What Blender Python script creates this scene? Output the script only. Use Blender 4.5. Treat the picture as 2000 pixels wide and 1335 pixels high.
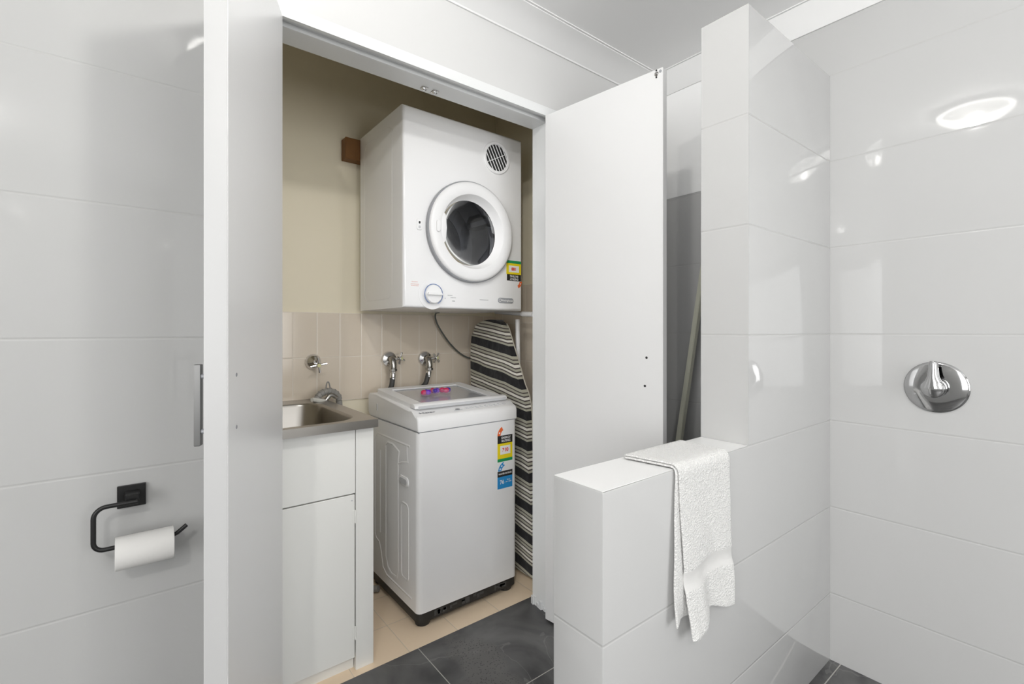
import bpy, bmesh, math, random
from mathutils import Vector, Matrix
PI = math.pi
sc = bpy.context.scene
for o in list(bpy.data.objects): bpy.data.objects.remove(o)
COL = sc.collection
random.seed(4)

# ------------------------------------------------------------------ camera
W, H, FPX, YAW, CY, EYE = 2000, 1335, 929.9, 38.36, 645.1, 1.145
cam_d = bpy.data.cameras.new('camera'); cam = bpy.data.objects.new('camera', cam_d); COL.objects.link(cam)
cam_d.sensor_fit = 'HORIZONTAL'; cam_d.sensor_width = 36; cam_d.lens = FPX / W * 36
cam_d.shift_y = -(H / 2 - CY) / W
cam_d.clip_start = .02
cam.location = (0, 0, EYE); cam.rotation_euler = (PI / 2, 0, -math.radians(YAW))
sc.camera = cam

# ------------------------------------------------------------------ world, exposure
w = bpy.data.worlds.new('world'); sc.world = w; w.use_nodes = True
w.node_tree.nodes['Background'].inputs[0].default_value = (.8, .88, 1, 1)
w.node_tree.nodes['Background'].inputs[1].default_value = 0.3
sc.view_settings.view_transform = 'Standard'; sc.view_settings.look = 'None'
sc.view_settings.gamma = 1; sc.view_settings.use_curve_mapping = False
sc.view_settings.exposure = 0.46
# lights: the oyster ceiling light's bulb, and unseen fill lamps added behind the camera
LAMP = (.32, .455, 2.255)
BULB_W, FILL_BULB_W, SIDE_FILL_W, REAR_FILL_W = 16.0, 44.0, 40.0, 22.0
def light(name, kind, loc, power, color, size=None, rot=(0, 0, 0), size_y=None, parent=None):
    d = bpy.data.lights.new(name, kind); d.energy = power; d.color = color
    if kind == 'POINT': d.shadow_soft_size = size
    if kind == 'AREA': d.shape = 'RECTANGLE'; d.size = size; d.size_y = size_y or size
    o = bpy.data.objects.new(name, d); COL.objects.link(o); o.location = loc; o.rotation_euler = rot
    if parent: o.parent = parent; o.location = Vector(loc) - parent.location
    return o
light('side_fill', 'AREA', (-2.32, -1.0, 1.35), SIDE_FILL_W, (1, 1, 1), 1.7, (PI / 2, 0, -PI / 2), 1.5)  # area lamp added at the side to fill the room, out of view
light('rear_fill', 'AREA', (.95, -2.13, 1.35), REAR_FILL_W, (1, 1, 1), 1.2, (PI / 2, 0, 0), 1.4)  # second added area lamp, fills the closet and front-facing surfaces

# room measures (metres)
YC, XS, YN, NT = 1.396, 1.899, .6126, .138       # closet wall, shower wall, partition face, partition thickness
XP, XT, ZP, ZT = .7084, 1.301, .8325, 2.03       # partition end, tall part start, low top, tall top
DL, DR, ZD = .310, 1.272, 1.994                  # opening
YB, CXL, CXR = 2.2, .06, 1.62                    # closet back and sides
ZCL = 2.32
XM, YM = -2.4, -2.2                              # room sides behind the camera

# ------------------------------------------------------------------ materials
MATS = {}
def mat(name, color, rough=.5, metal=0, spec=.5, coat=0, bump=None, trans=0, ior=1.5, alpha=1, emis=None, sheen=0, vary=None):
    if name in MATS: return MATS[name]
    m = bpy.data.materials.new(name); m.use_nodes = True; nt = m.node_tree; b = nt.nodes['Principled BSDF']
    b.inputs['Base Color'].default_value = (*color, 1); b.inputs['Roughness'].default_value = rough
    b.inputs['Metallic'].default_value = metal; b.inputs['Specular IOR Level'].default_value = spec
    b.inputs['Coat Weight'].default_value = coat; b.inputs['Transmission Weight'].default_value = trans
    b.inputs['IOR'].default_value = ior; b.inputs['Alpha'].default_value = alpha; b.inputs['Sheen Weight'].default_value = sheen
    if emis: b.inputs['Emission Color'].default_value = (*emis[0], 1); b.inputs['Emission Strength'].default_value = emis[1]
    tc = nt.nodes.new('ShaderNodeTexCoord')
    if bump:
        n = nt.nodes.new('ShaderNodeTexNoise'); n.inputs['Scale'].default_value = bump[0]; n.inputs['Detail'].default_value = 3
        nt.links.new(tc.outputs['Object'], n.inputs['Vector'])
        bp = nt.nodes.new('ShaderNodeBump'); bp.inputs['Strength'].default_value = bump[1]; bp.inputs['Distance'].default_value = bump[2]
        nt.links.new(n.outputs['Fac'], bp.inputs['Height']); nt.links.new(bp.outputs['Normal'], b.inputs['Normal'])
    if vary:
        n = nt.nodes.new('ShaderNodeTexNoise'); n.inputs['Scale'].default_value = vary[0]; n.inputs['Detail'].default_value = 5
        nt.links.new(tc.outputs['Object'], n.inputs['Vector'])
        mx = nt.nodes.new('ShaderNodeMix'); mx.data_type = 'RGBA'
        mx.inputs['A'].default_value = (*color, 1); mx.inputs['B'].default_value = (*vary[1], 1)
        nt.links.new(n.outputs['Fac'], mx.inputs['Factor']); nt.links.new(mx.outputs['Result'], b.inputs['Base Color'])
    MATS[name] = m; return m

class NB:   # small node helper
    def __init__(s, m): s.nt = m.node_tree; s.N = s.nt.nodes; s.L = s.nt.links
    def n(s, t, **k):
        x = s.N.new(t)
        for a, v in k.items(): setattr(x, a, v)
        return x
    def m(s, op, a, b=None, c=None):
        x = s.N.new('ShaderNodeMath'); x.operation = op
        for i, v in enumerate((a, b, c)):
            if v is None: continue
            if isinstance(v, (int, float)): x.inputs[i].default_value = v
            else: s.L.new(v, x.inputs[i])
        return x.outputs[0]
    def mix(s, f, a, b):
        x = s.N.new('ShaderNodeMix'); x.data_type = 'RGBA'
        for nm, v in (('Factor', f), ('A', a), ('B', b)):
            if isinstance(v, tuple): x.inputs[nm].default_value = (*v, 1)
            elif isinstance(v, (int, float)): x.inputs[nm].default_value = v
            else: s.L.new(v, x.inputs[nm])
        return x.outputs['Result']

def tile_mat(name, base, grout, zspace, zoff, width=.0022, rough=.04, axis=None, aspace=.6, aoff=0, axis2=None, bumps=.35, spec=.5, wav=.0, groutaxes=True):
    """glossy tiles: joints every zspace along Z (offset zoff) and every aspace along another axis (world metres)"""
    m = mat(name, base, rough, spec=spec); B = NB(m); b = B.N['Principled BSDF']
    geo = B.n('ShaderNodeNewGeometry'); sp = B.n('ShaderNodeSeparateXYZ'); B.L.new(geo.outputs['Position'], sp.inputs[0])
    def line(out, space, off):
        f = B.m('SUBTRACT', out, off - space / 2 - 20 * space); f = B.m('MODULO', f, space); f = B.m('SUBTRACT', f, space / 2)
        f = B.m('ABSOLUTE', f); return f
    ds = []
    if zspace: ds.append(line(sp.outputs['Z'], zspace, zoff))
    for ax, s_, o_ in ([(axis, aspace, aoff)] if axis else []) + (axis2 or []): ds.append(line(sp.outputs[ax], s_, o_))
    d = ds[0]
    for e in ds[1:]: d = B.m('MINIMUM', d, e)
    mr = B.n('ShaderNodeMapRange'); mr.inputs['From Min'].default_value = width * .5; mr.inputs['From Max'].default_value = width * .5 + .0009
    mr.inputs['To Min'].default_value = 1; mr.inputs['To Max'].default_value = 0; B.L.new(d, mr.inputs['Value'])
    B.L.new(B.mix(mr.outputs[0], base, grout), b.inputs['Base Color'])
    r = B.m('MULTIPLY_ADD', mr.outputs[0], .5, rough); B.L.new(r, b.inputs['Roughness'])
    mb = B.n('ShaderNodeMapRange'); mb.inputs['From Min'].default_value = width * .3; mb.inputs['From Max'].default_value = width + .0015
    B.L.new(d, mb.inputs['Value'])
    h = mb.outputs[0]
    if wav:
        nz = B.n('ShaderNodeTexNoise'); nz.inputs['Scale'].default_value = 2.2; B.L.new(geo.outputs['Position'], nz.inputs['Vector'])
        h = B.m('MULTIPLY_ADD', nz.outputs['Fac'], wav, h)
    bp = B.n('ShaderNodeBump'); bp.inputs['Strength'].default_value = bumps; bp.inputs['Distance'].default_value = .002
    B.L.new(h, bp.inputs['Height']); B.L.new(bp.outputs['Normal'], b.inputs['Normal'])
    return m

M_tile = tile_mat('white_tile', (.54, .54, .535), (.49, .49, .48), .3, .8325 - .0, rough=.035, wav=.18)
M_tile_left_shaded = tile_mat('white_tile_left_shaded', (.44, .44, .434), (.41, .41, .40), .3, .8325 - .0055, rough=.05, wav=.18)  # same tile as the other walls, darkened to imitate weaker light here
M_paint = mat('white_wall_paint', (.62, .62, .615), .55, bump=(60, .05, .002))
M_ceil = mat('ceiling_paint', (.94, .94, .935), .8, bump=(50, .05, .002))
M_corn = mat('cornice_paint', (.80, .80, .795), .6)
M_door = mat('door_enamel', (.73, .73, .73), .28, bump=(14, .03, .002))
M_frame = mat('frame_enamel', (.74, .75, .75), .3)
M_cream = mat('cream_wall_paint', (.90, .83, .66), .6, bump=(30, .08, .002), vary=(3, (.87, .80, .63)))
M_cupb = mat('cupboard_white', (.90, .90, .87), .4, bump=(10, .05, .002))
M_white = mat('appliance_enamel', (.90, .90, .905), .22, coat=.3)
M_whitep = mat('white_plastic', (.89, .89, .895), .35)
M_greyp = mat('grey_plastic', (.33, .34, .36), .4)
M_lgrey = mat('light_grey_plastic', (.60, .61, .63), .3)
M_black = mat('black_plastic', (.02, .02, .02), .45)
M_blackm = mat('matt_black_metal', (.008, .008, .008), .4, spec=.4)
M_chrome = mat('chrome', (.78, .78, .79), .06, metal=1)
M_mixchrome = mat('shower_chrome', (.50, .50, .50), .07, metal=1)
M_brush = mat('dark_brushed_steel', (.15, .15, .147), .32, metal=1)
M_darkchrome = mat('aged_chrome', (.45, .44, .42), .2, metal=1)
M_steel = mat('brushed_steel', (.42, .40, .37), .28, metal=1, bump=(400, .05, .0005))
M_zinc = mat('drum_steel', (.42, .42, .44), .3, metal=1)
M_hose = mat('dark_rubber_hose', (.06, .06, .058), .5, bump=(300, .3, .001))
M_ghose = mat('grey_ribbed_plastic', (.30, .29, .27), .45)
M_cord = mat('grey_green_cord', (.10, .11, .10), .5)
M_wood = mat('brown_timber', (.26, .115, .03), .6, vary=(8, (.18, .08, .02)))
M_pole = mat('pale_painted_timber', (.60, .60, .50), .5, vary=(6, (.52, .52, .43)))
M_paper = mat('toilet_paper', (.66, .65, .63), .9, bump=(180, .25, .001))
M_card = mat('cardboard', (.45, .33, .2), .9)
M_red = mat('red_print', (.75, .05, .02), .4)
M_orange = mat('orange_red_print', (.80, .14, .03), .4)
M_yellow = mat('yellow_print', (.85, .68, .01), .4)
M_green = mat('green_print', (.01, .30, .10), .4)
M_blue = mat('blue_print', (.02, .27, .62), .4)
M_prblack = mat('black_print', (.015, .015, .015), .4)
M_prwhite = mat('white_print', (.85, .85, .85), .4)
M_prgrey = mat('grey_print', (.25, .25, .27), .4)
M_prpink = mat('faded_red_print', (.75, .42, .38), .5)
M_prblue = mat('steel_blue_print', (.16, .24, .48), .4)
M_cap = mat('pale_yellow_button', (.80, .78, .45), .4)
M_podp = mat('purple_gel', (.16, .02, .60), .12, coat=.5)
M_podr = mat('crimson_gel', (.60, .01, .09), .12, coat=.5)
M_podb = mat('indigo_gel', (.05, .02, .32), .12, coat=.5)
M_film = mat('lilac_clear_film', (.80, .50, .80), .1, alpha=.2)

def slate_mat():
    m = mat('dark_slate_tile', (.05, .05, .05), .42); B = NB(m); b = B.N['Principled BSDF']
    geo = B.n('ShaderNodeNewGeometry'); sp = B.n('ShaderNodeSeparateXYZ'); B.L.new(geo.outputs['Position'], sp.inputs[0])
    def line(out, space, off):
        f = B.m('SUBTRACT', out, off - space / 2 - 20 * space); f = B.m('MODULO', f, space); f = B.m('SUBTRACT', f, space / 2)
        return B.m('ABSOLUTE', f)
    d = B.m('MINIMUM', line(sp.outputs['X'], .6, .80), line(sp.outputs['Y'], .6, 1.181))
    mr = B.n('ShaderNodeMapRange'); mr.inputs['From Min'].default_value = .0012; mr.inputs['From Max'].default_value = .002
    mr.inputs['To Min'].default_value = 1; mr.inputs['To Max'].default_value = 0; B.L.new(d, mr.inputs['Value'])
    n1 = B.n('ShaderNodeTexNoise'); n1.inputs['Scale'].default_value = 3.2; n1.inputs['Detail'].default_value = 6; n1.inputs['Distortion'].default_value = 1.6
    B.L.new(geo.outputs['Position'], n1.inputs['Vector'])
    cr = B.n('ShaderNodeValToRGB'); cr.color_ramp.elements[0].position = .35; cr.color_ramp.elements[0].color = (.044, .044, .045, 1)
    cr.color_ramp.elements[1].position = .68; cr.color_ramp.elements[1].color = (.15, .15, .148, 1)
    B.L.new(n1.outputs['Fac'], cr.inputs['Fac'])
    # thin pale veins
    n2 = B.n('ShaderNodeTexNoise'); n2.inputs['Scale'].default_value = 2.3; n2.inputs['Detail'].default_value = 4; n2.inputs['Distortion'].default_value = 1.2
    B.L.new(geo.outputs['Position'], n2.inputs['Vector'])
    v = B.m('ABSOLUTE', B.m('SUBTRACT', n2.outputs['Fac'], .5)); v = B.m('LESS_THAN', v, .006); v = B.m('MULTIPLY', v, .18)
    c = B.mix(v, cr.outputs[0], (.38, .38, .37))
    # speckled patch
    vo = B.n('ShaderNodeTexVoronoi'); vo.inputs['Scale'].default_value = 130; B.L.new(geo.outputs['Position'], vo.inputs['Vector'])
    spk = B.m('LESS_THAN', vo.outputs['Distance'], .28)
    pn = B.n('ShaderNodeTexNoise'); pn.inputs['Scale'].default_value = 9; pn.inputs['Detail'].default_value = 3; B.L.new(geo.outputs['Position'], pn.inputs['Vector'])
    ex = B.m('DIVIDE', B.m('SUBTRACT', sp.outputs['X'], .935), .085); ey = B.m('DIVIDE', B.m('SUBTRACT', sp.outputs['Y'], 1.36), .17)
    rr = B.m('SQRT', B.m('ADD', B.m('MULTIPLY', ex, ex), B.m('MULTIPLY', ey, ey)))
    rr = B.m('ADD', rr, B.m('MULTIPLY', B.m('SUBTRACT', pn.outputs['Fac'], .5), 1.6))
    mp = B.n('ShaderNodeMapRange'); mp.inputs['From Min'].default_value = 1.15; mp.inputs['From Max'].default_value = .75; B.L.new(rr, mp.inputs['Value'])
    c = B.mix(B.m('MULTIPLY', mp.outputs[0], .6), c, (.14, .137, .13))
    c = B.mix(B.m('MULTIPLY', B.m('MULTIPLY', spk, mp.outputs[0]), .8), c, (.03, .03, .03))
    c = B.mix(mr.outputs[0], c, (.42, .41, .38)); B.L.new(c, b.inputs['Base Color'])
    h = B.m('SUBTRACT', B.m('MULTIPLY', n1.outputs['Fac'], 1.5), mr.outputs[0])
    bp = B.n('ShaderNodeBump'); bp.inputs['Strength'].default_value = .4; bp.inputs['Distance'].default_value = .003
    B.L.new(h, bp.inputs['Height']); B.L.new(bp.outputs['Normal'], b.inputs['Normal'])
    return m
M_slate = slate_mat()
M_beige = tile_mat('beige_floor_tile', (.88, .71, .52), (.70, .60, .47), None, 0, width=.002, rough=.35, axis='X', aspace=.2, aoff=.7675, axis2=[('Y', .2, 1.752)], bumps=.3, wav=.3)
M_splash = tile_mat('beige_wall_tile', (.76, .67, .555), (.84, .78, .69), .2, .825, width=.0018, rough=.12, axis='X', aspace=.1, aoff=.532, bumps=.25)
M_splashR = tile_mat('beige_wall_tile_side', (.76, .67, .555), (.84, .78, .69), .2, .985, width=.0018, rough=.12, axis='Y', aspace=.1, aoff=.52, bumps=.25)

def stripe_mat():
    m = mat('striped_cotton', (.7, .7, .6), .9, sheen=.2); B = NB(m); b = B.N['Principled BSDF']
    geo = B.n('ShaderNodeNewGeometry'); sp = B.n('ShaderNodeSeparateXYZ'); B.L.new(geo.outputs['Position'], sp.inputs[0])
    nz = B.n('ShaderNodeTexNoise'); nz.inputs['Scale'].default_value = 5; B.L.new(geo.outputs['Position'], nz.inputs['Vector'])
    s = B.m('SUBTRACT', sp.outputs['Z'], B.m('MULTIPLY', B.m('SUBTRACT', sp.outputs['Y'], 1.7), .16))
    s = B.m('ADD', s, B.m('MULTIPLY', B.m('SUBTRACT', nz.outputs['Fac'], .5), .022))
    s = B.m('MODULO', B.m('ADD', B.m('SUBTRACT', s, 1.027 + .021), 1.38), .138); s = B.m('DIVIDE', s, .138)
    r = B.n('ShaderNodeValToRGB'); r.color_ramp.interpolation = 'CONSTANT'
    dk, cr, tp, wt = (.010, .010, .013, 1), (.50, .49, .40, 1), (.085, .07, .065, 1), (.90, .88, .80, 1)
    st = [(0, cr), (.07, tp), (.115, wt), (.19, tp), (.235, cr), (.31, tp), (.355, wt), (.44, tp), (.485, cr), (.56, tp), (.60, cr), (.69, dk)]
    e = r.color_ramp.elements; e[0].position = 0; e[0].color = st[0][1]; e[1].position = st[1][0]; e[1].color = st[1][1]
    for p, c in st[2:]: x = e.new(p); x.color = c
    B.L.new(s, r.inputs['Fac']); B.L.new(r.outputs[0], b.inputs['Base Color'])
    n3 = B.n('ShaderNodeTexNoise'); n3.inputs['Scale'].default_value = 14; B.L.new(geo.outputs['Position'], n3.inputs['Vector'])
    bp = B.n('ShaderNodeBump'); bp.inputs['Strength'].default_value = .5; bp.inputs['Distance'].default_value = .02
    B.L.new(n3.outputs['Fac'], bp.inputs['Height']); B.L.new(bp.outputs['Normal'], b.inputs['Normal'])
    return m
M_stripe = stripe_mat()

def towel_mat():
    m = mat('white_terry', (.70, .695, .68), .95, sheen=.5); B = NB(m); b = B.N['Principled BSDF']
    tc = B.n('ShaderNodeTexCoord'); vo = B.n('ShaderNodeTexVoronoi'); vo.inputs['Scale'].default_value = 260
    B.L.new(tc.outputs['Object'], vo.inputs['Vector'])
    nz = B.n('ShaderNodeTexNoise'); nz.inputs['Scale'].default_value = 90; nz.inputs['Detail'].default_value = 4; B.L.new(tc.outputs['Object'], nz.inputs['Vector'])
    h = B.m('ADD', vo.outputs['Distance'], nz.outputs['Fac'])
    bp = B.n('ShaderNodeBump'); bp.inputs['Strength'].default_value = .7; bp.inputs['Distance'].default_value = .004
    B.L.new(h, bp.inputs['Height']); B.L.new(bp.outputs['Normal'], b.inputs['Normal'])
    return m
M_towel = towel_mat()
M_towelband = mat('flat_woven_band', (.66, .655, .64), .8, bump=(500, .2, .001))

def glass_mat(name, col, tr, rough=.02):
    m = bpy.data.materials.new(name); m.use_nodes = True; B = NB(m); out = B.N['Material Output']
    for n in list(B.N):
        if n != out: B.N.remove(n)
    t = B.n('ShaderNodeBsdfTransparent'); t.inputs[0].default_value = (*tr, 1)
    g = B.n('ShaderNodeBsdfGlossy'); g.inputs['Roughness'].default_value = rough; g.inputs[0].default_value = (*col, 1)
    fr = B.n('ShaderNodeFresnel'); fr.inputs[0].default_value = 1.5
    mx = B.n('ShaderNodeMixShader'); B.L.new(fr.outputs[0], mx.inputs[0]); B.L.new(t.outputs[0], mx.inputs[1]); B.L.new(g.outputs[0], mx.inputs[2])
    B.L.new(mx.outputs[0], out.inputs['Surface']); return m
M_glass = glass_mat('clear_door_glass', (1, 1, 1), (.80, .82, .84))
M_lidglass = mat('tinted_lid_glass', (.50, .51, .53), .06, coat=.5)

def bowl_mat():      # frosted glass bowl: glows, and lets part of the bulb's light straight through
    m = bpy.data.materials.new('frosted_lamp_glass'); m.use_nodes = True; B = NB(m); out = B.N['Material Output']
    for n in list(B.N):
        if n != out: B.N.remove(n)
    t = B.n('ShaderNodeBsdfTransparent'); e = B.n('ShaderNodeEmission'); e.inputs[0].default_value = (1, .98, .94, 1); e.inputs[1].default_value = 2.0
    d = B.n('ShaderNodeBsdfTranslucent'); d.inputs[0].default_value = (.9, .9, .88, 1)
    g = B.n('ShaderNodeBsdfDiffuse'); g.inputs[0].default_value = (.85, .85, .83, 1)
    m1 = B.n('ShaderNodeMixShader'); m1.inputs[0].default_value = .5; B.L.new(d.outputs[0], m1.inputs[1]); B.L.new(g.outputs[0], m1.inputs[2])
    m2 = B.n('ShaderNodeMixShader'); m2.inputs[0].default_value = .65; B.L.new(m1.outputs[0], m2.inputs[1]); B.L.new(t.outputs[0], m2.inputs[2])
    a = B.n('ShaderNodeAddShader'); B.L.new(m2.outputs[0], a.inputs[0]); B.L.new(e.outputs[0], a.inputs[1])
    B.L.new(a.outputs[0], out.inputs['Surface']); return m
M_bowl = bowl_mat()

# ------------------------------------------------------------------ mesh helpers (all in world metres)
def box(bm, a, b, bev=0, seg=2, which=None):
    vs = [bm.verts.new((x, y, z)) for x in (a[0], b[0]) for y in (a[1], b[1]) for z in (a[2], b[2])]
    fs = [bm.faces.new([vs[i] for i in f]) for f in ((0, 1, 3, 2), (4, 6, 7, 5), (0, 4, 5, 1), (2, 3, 7, 6), (0, 2, 6, 4), (1, 5, 7, 3))]
    if bev:
        es = list({e for f in fs for e in f.edges})
        if which: es = [e for e in es if which(e.verts[0].co, e.verts[1].co)]
        bmesh.ops.bevel(bm, geom=es, offset=bev, segments=seg, profile=.5, affect='EDGES')
    return bm
def vertical(a, b): return abs(a.z - b.z) > 1e-5
def prism(bm, pts, axis, lo, hi, bev=0, seg=2):
    """polygon pts (2D) extruded along axis between lo and hi. axis X: pts=(y,z); Y: (x,z); Z: (x,y)"""
    def P(p, t): return {'X': (t, p[0], p[1]), 'Y': (p[0], t, p[1]), 'Z': (p[0], p[1], t)}[axis]
    A = [bm.verts.new(P(p, lo)) for p in pts]; Bv = [bm.verts.new(P(p, hi)) for p in pts]; n = len(pts)
    caps = [bm.faces.new(A), bm.faces.new(list(reversed(Bv)))]
    for i in range(n): bm.faces.new([A[i], Bv[i], Bv[(i + 1) % n], A[(i + 1) % n]])
    if bev:
        es = list({e for f in caps for e in f.edges})
        bmesh.ops.bevel(bm, geom=es, offset=bev, segments=seg, profile=.5, affect='EDGES')
    return bm
def lathe(bm, prof, origin, axis='Z', n=48, close=False):
    """prof: (r, t) pairs along the axis direction from origin"""
    o = Vector(origin); A = {'X': Vector((1, 0, 0)), 'Y': Vector((0, 1, 0)), 'Z': Vector((0, 0, 1))}[axis] if isinstance(axis, str) else Vector(axis).normalized()
    u = A.orthogonal().normalized(); v = A.cross(u); rings = []
    for r, t in prof:
        if r < 1e-6: rings.append([bm.verts.new(o + A * t)])
        else: rings.append([bm.verts.new(o + A * t + (u * math.cos(2 * PI * i / n) + v * math.sin(2 * PI * i / n)) * r) for i in range(n)])
    pairs = list(zip(rings, rings[1:])) + ([(rings[-1], rings[0])] if close else [])
    for a, b in pairs:
        for i in range(n):
            j = (i + 1) % n
            if len(a) == 1 and len(b) == 1: continue
            if len(a) == 1: bm.faces.new([a[0], b[i], b[j]])
            elif len(b) == 1: bm.faces.new([a[i], b[0], a[j]])
            else: bm.faces.new([a[i], b[i], b[j], a[j]])
    return bm
def smooth_path(pts, k=8, closed=False):
    P = [Vector(p) for p in pts]; out = []; n = len(P)
    rng = range(n if closed else n - 1)
    for i in rng:
        p1, p2 = P[i], P[(i + 1) % n]
        p0 = P[i - 1] if (i or closed) else p1 * 2 - p2
        p3 = P[(i + 2) % n] if (i + 2 < n or closed) else p2 * 2 - p1
        for j in range(k):
            t = j / k
            out.append(.5 * ((2 * p1) + (-p0 + p2) * t + (2 * p0 - 5 * p1 + 4 * p2 - p3) * t * t + (-p0 + 3 * p1 - 3 * p2 + p3) * t ** 3))
    if not closed: out.append(P[-1])
    return out
def tube(bm, pts, r, n=12, closed=False, cap=True, squash=1):
    P = [Vector(p) for p in pts]; N = len(P); rings = []; prev = None
    for i, p in enumerate(P):
        if closed: t = (P[(i + 1) % N] - P[i - 1])
        else: t = (P[min(i + 1, N - 1)] - P[max(i - 1, 0)])
        t.normalize()
        u = t.orthogonal().normalized() if prev is None else (prev - t * prev.dot(t)).normalized()
        prev = u; v = t.cross(u); rr = r(i / (N - 1)) if callable(r) else r
        rings.append([bm.verts.new(p + (u * math.cos(2 * PI * k / n) + v * math.sin(2 * PI * k / n) * squash) * rr) for k in range(n)])
    for i in range(N if closed else N - 1):
        a, b = rings[i], rings[(i + 1) % N]
        for k in range(n): bm.faces.new([a[k], a[(k + 1) % n], b[(k + 1) % n], b[k]])
    if cap and not closed: bm.faces.new(list(reversed(rings[0]))); bm.faces.new(rings[-1])
    return bm
def rrect(x0, y0, x1, y1, r, k=6):
    pts = []
    for cx, cy, a in ((x1 - r, y1 - r, 0), (x0 + r, y1 - r, 90), (x0 + r, y0 + r, 180), (x1 - r, y0 + r, 270)):
        for i in range(k + 1):
            t = math.radians(a + 90 * i / k); pts.append((cx + r * math.cos(t), cy + r * math.sin(t)))
    return pts
def new(): return bmesh.new()
def wloc(o):
    v = Vector((0, 0, 0))
    while o: v += o.location; o = o.parent
    return v
def obj(name, bm, m, parent=None, smooth=35, subd=0, label=None, loc=None):
    me = bpy.data.meshes.new(name)
    bmesh.ops.recalc_face_normals(bm, faces=bm.faces)
    off = wloc(parent) if parent else Vector((0, 0, 0))
    if loc is not None: off = off + (Vector(loc) - off)
    if off.length: bmesh.ops.translate(bm, vec=-off, verts=bm.verts)
    bm.to_mesh(me); bm.free()
    for x in (m if isinstance(m, (list, tuple)) else [m]): me.materials.append(x)
    if smooth:
        me.polygons.foreach_set('use_smooth', [True] * len(me.polygons)); me.set_sharp_from_angle(angle=math.radians(smooth))
    o = bpy.data.objects.new(name, me); COL.objects.link(o)
    if parent: o.parent = parent
    if loc is not None: o.location = Vector(loc) - (wloc(parent) if parent else Vector((0, 0, 0)))
    if subd: s = o.modifiers.new('subdivision', 'SUBSURF'); s.levels = subd; s.render_levels = subd
    if label: o['label'] = label
    return o
def thing(name, label, cat, loc, group=None):
    o = bpy.data.objects.new(name, None); COL.objects.link(o); o.location = loc; o.empty_display_size = .05
    o['label'] = label; o['category'] = cat
    if group: o['group'] = group
    return o
def tag(o, label, cat, group=None):
    o['label'] = label; o['category'] = cat
    if group: o['group'] = group
    return o
def struct(name, bm, m, parent=None, smooth=30, label=None):
    o = obj(name, bm, m, parent, smooth); 
    if not parent: o['kind'] = 'structure'
    if label: o['label'] = label
    return o
def text(name, s, size, m, M4, parent, depth=.0004, align='CENTER', sx=1, bold=0):
    """flat lettering as a mesh; M4 maps text plane (x right, y up, z out) to the world"""
    c = bpy.data.curves.new(name, 'FONT'); c.body = s; c.size = size; c.align_x = align; c.align_y = 'CENTER'; c.extrude = depth; c.offset = bold
    t = bpy.data.objects.new(name + '_tmp', c); COL.objects.link(t)
    dg = bpy.context.evaluated_depsgraph_get(); me = bpy.data.meshes.new_from_object(t.evaluated_get(dg))
    bpy.data.objects.remove(t); me.transform(Matrix.Diagonal((sx, 1, 1, 1))); me.transform(Matrix.Translation(-wloc(parent)) @ M4)
    me.materials.clear(); me.materials.append(m); me.name = name
    o = bpy.data.objects.new(name, me); COL.objects.link(o); o.parent = parent
    return o
def plane_front(x, y, z, rot=0):   # text frame on a surface facing -Y
    return Matrix.Translation((x, y, z)) @ Matrix.Rotation(PI / 2, 4, 'X') @ Matrix.Rotation(rot, 4, 'Z')

# ================================================================== THE ROOM
b = new(); box(b, (XM - .1, YM - .1, -.1), (XS + .1, 1.556, 0)); struct('floor', b, M_slate, label='dark slate tiled bathroom floor')
b = new(); box(b, (CXL - .06, 1.557, -.1), (CXR + .06, YB + .08, 0)); struct('floor', b, M_beige, label='beige tiled laundry closet floor')
b = new(); box(b, (XM - .1, YM - .1, ZCL), (XS + .1, YC + .02, ZCL + .1)); struct('ceiling', b, M_ceil)
b = new(); box(b, (CXL - .06, YC + .115, ZCL + .15), (CXR + .06, YB + .08, ZCL + .2)); struct('ceiling', b, M_cream)
# wall with the closet opening: tiled left piece, painted piece over the opening, piece to the right
b = new(); box(b, (XM - .1, YC, 0), (DL - .035, YC + .12, ZCL)); struct('wall_left', b, M_tile_left_shaded)
b = new(); box(b, (DL - .035, YC, ZD + .035), (XS, YC + .12, ZCL)); box(b, (DR + .075, YC, 0), (XS, YC + .12, ZD + .035)); struct('wall_front', b, M_paint)
b = new(); box(b, (XS, YM - .1, 0), (XS + .1, YC + .12, ZCL)); struct('wall_right', b, M_tile)
b = new(); box(b, (XS - .0012, YN + NT + .001, 1.742), (XS + .001, YC - .0005, ZCL - .001)); obj('painted_upper_wall', b, M_ceil, bpy.data.objects['wall_right'])
# partition: low shelf wall and tall end in one
b = new(); prism(b, [(XP, 0), (XS, 0), (XS, ZT), (XT, ZT), (XT, ZP), (XP, ZP)], 'Y', YN, YN + NT, .0015, 2); wp = struct('wall_partition', b, M_tile)
b = new(); box(b, (XP + .001, YN + .001, ZP - .001), (XT, YN + NT - .001, ZP + .0012)); obj('ledge_cap', b, mat('brightened_white_ledge', (.80, .80, .795), .35), wp)  # cap kept whiter than the tile to brighten the upward face
b = new(); rx0, rx1, rz0, rz1 = .33, 1.57, .63, 2.07
box(b, (XM - .1, YM - .1, 0), (XS + .1, YM, rz0)); box(b, (XM - .1, YM - .1, rz1), (XS + .1, YM, ZCL)); box(b, (XM - .1, YM - .1, rz0), (rx0, YM, rz1)); box(b, (rx1, YM - .1, rz0), (XS + .1, YM, rz1))
struct('wall_rear', b, M_tile)
b = new()
for x0, x1, z0, z1 in ((rx0, rx1, rz0, rz0 + .04), (rx0, rx1, rz1 - .04, rz1), (rx0, rx0 + .04, rz0, rz1), (rx1 - .04, rx1, rz0, rz1)): box(b, (x0, YM - .07, z0), (x1, YM - .02, z1))
wn = struct('added_window_2', b, M_frame)  # invented window, added around the rear fill lamp
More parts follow.
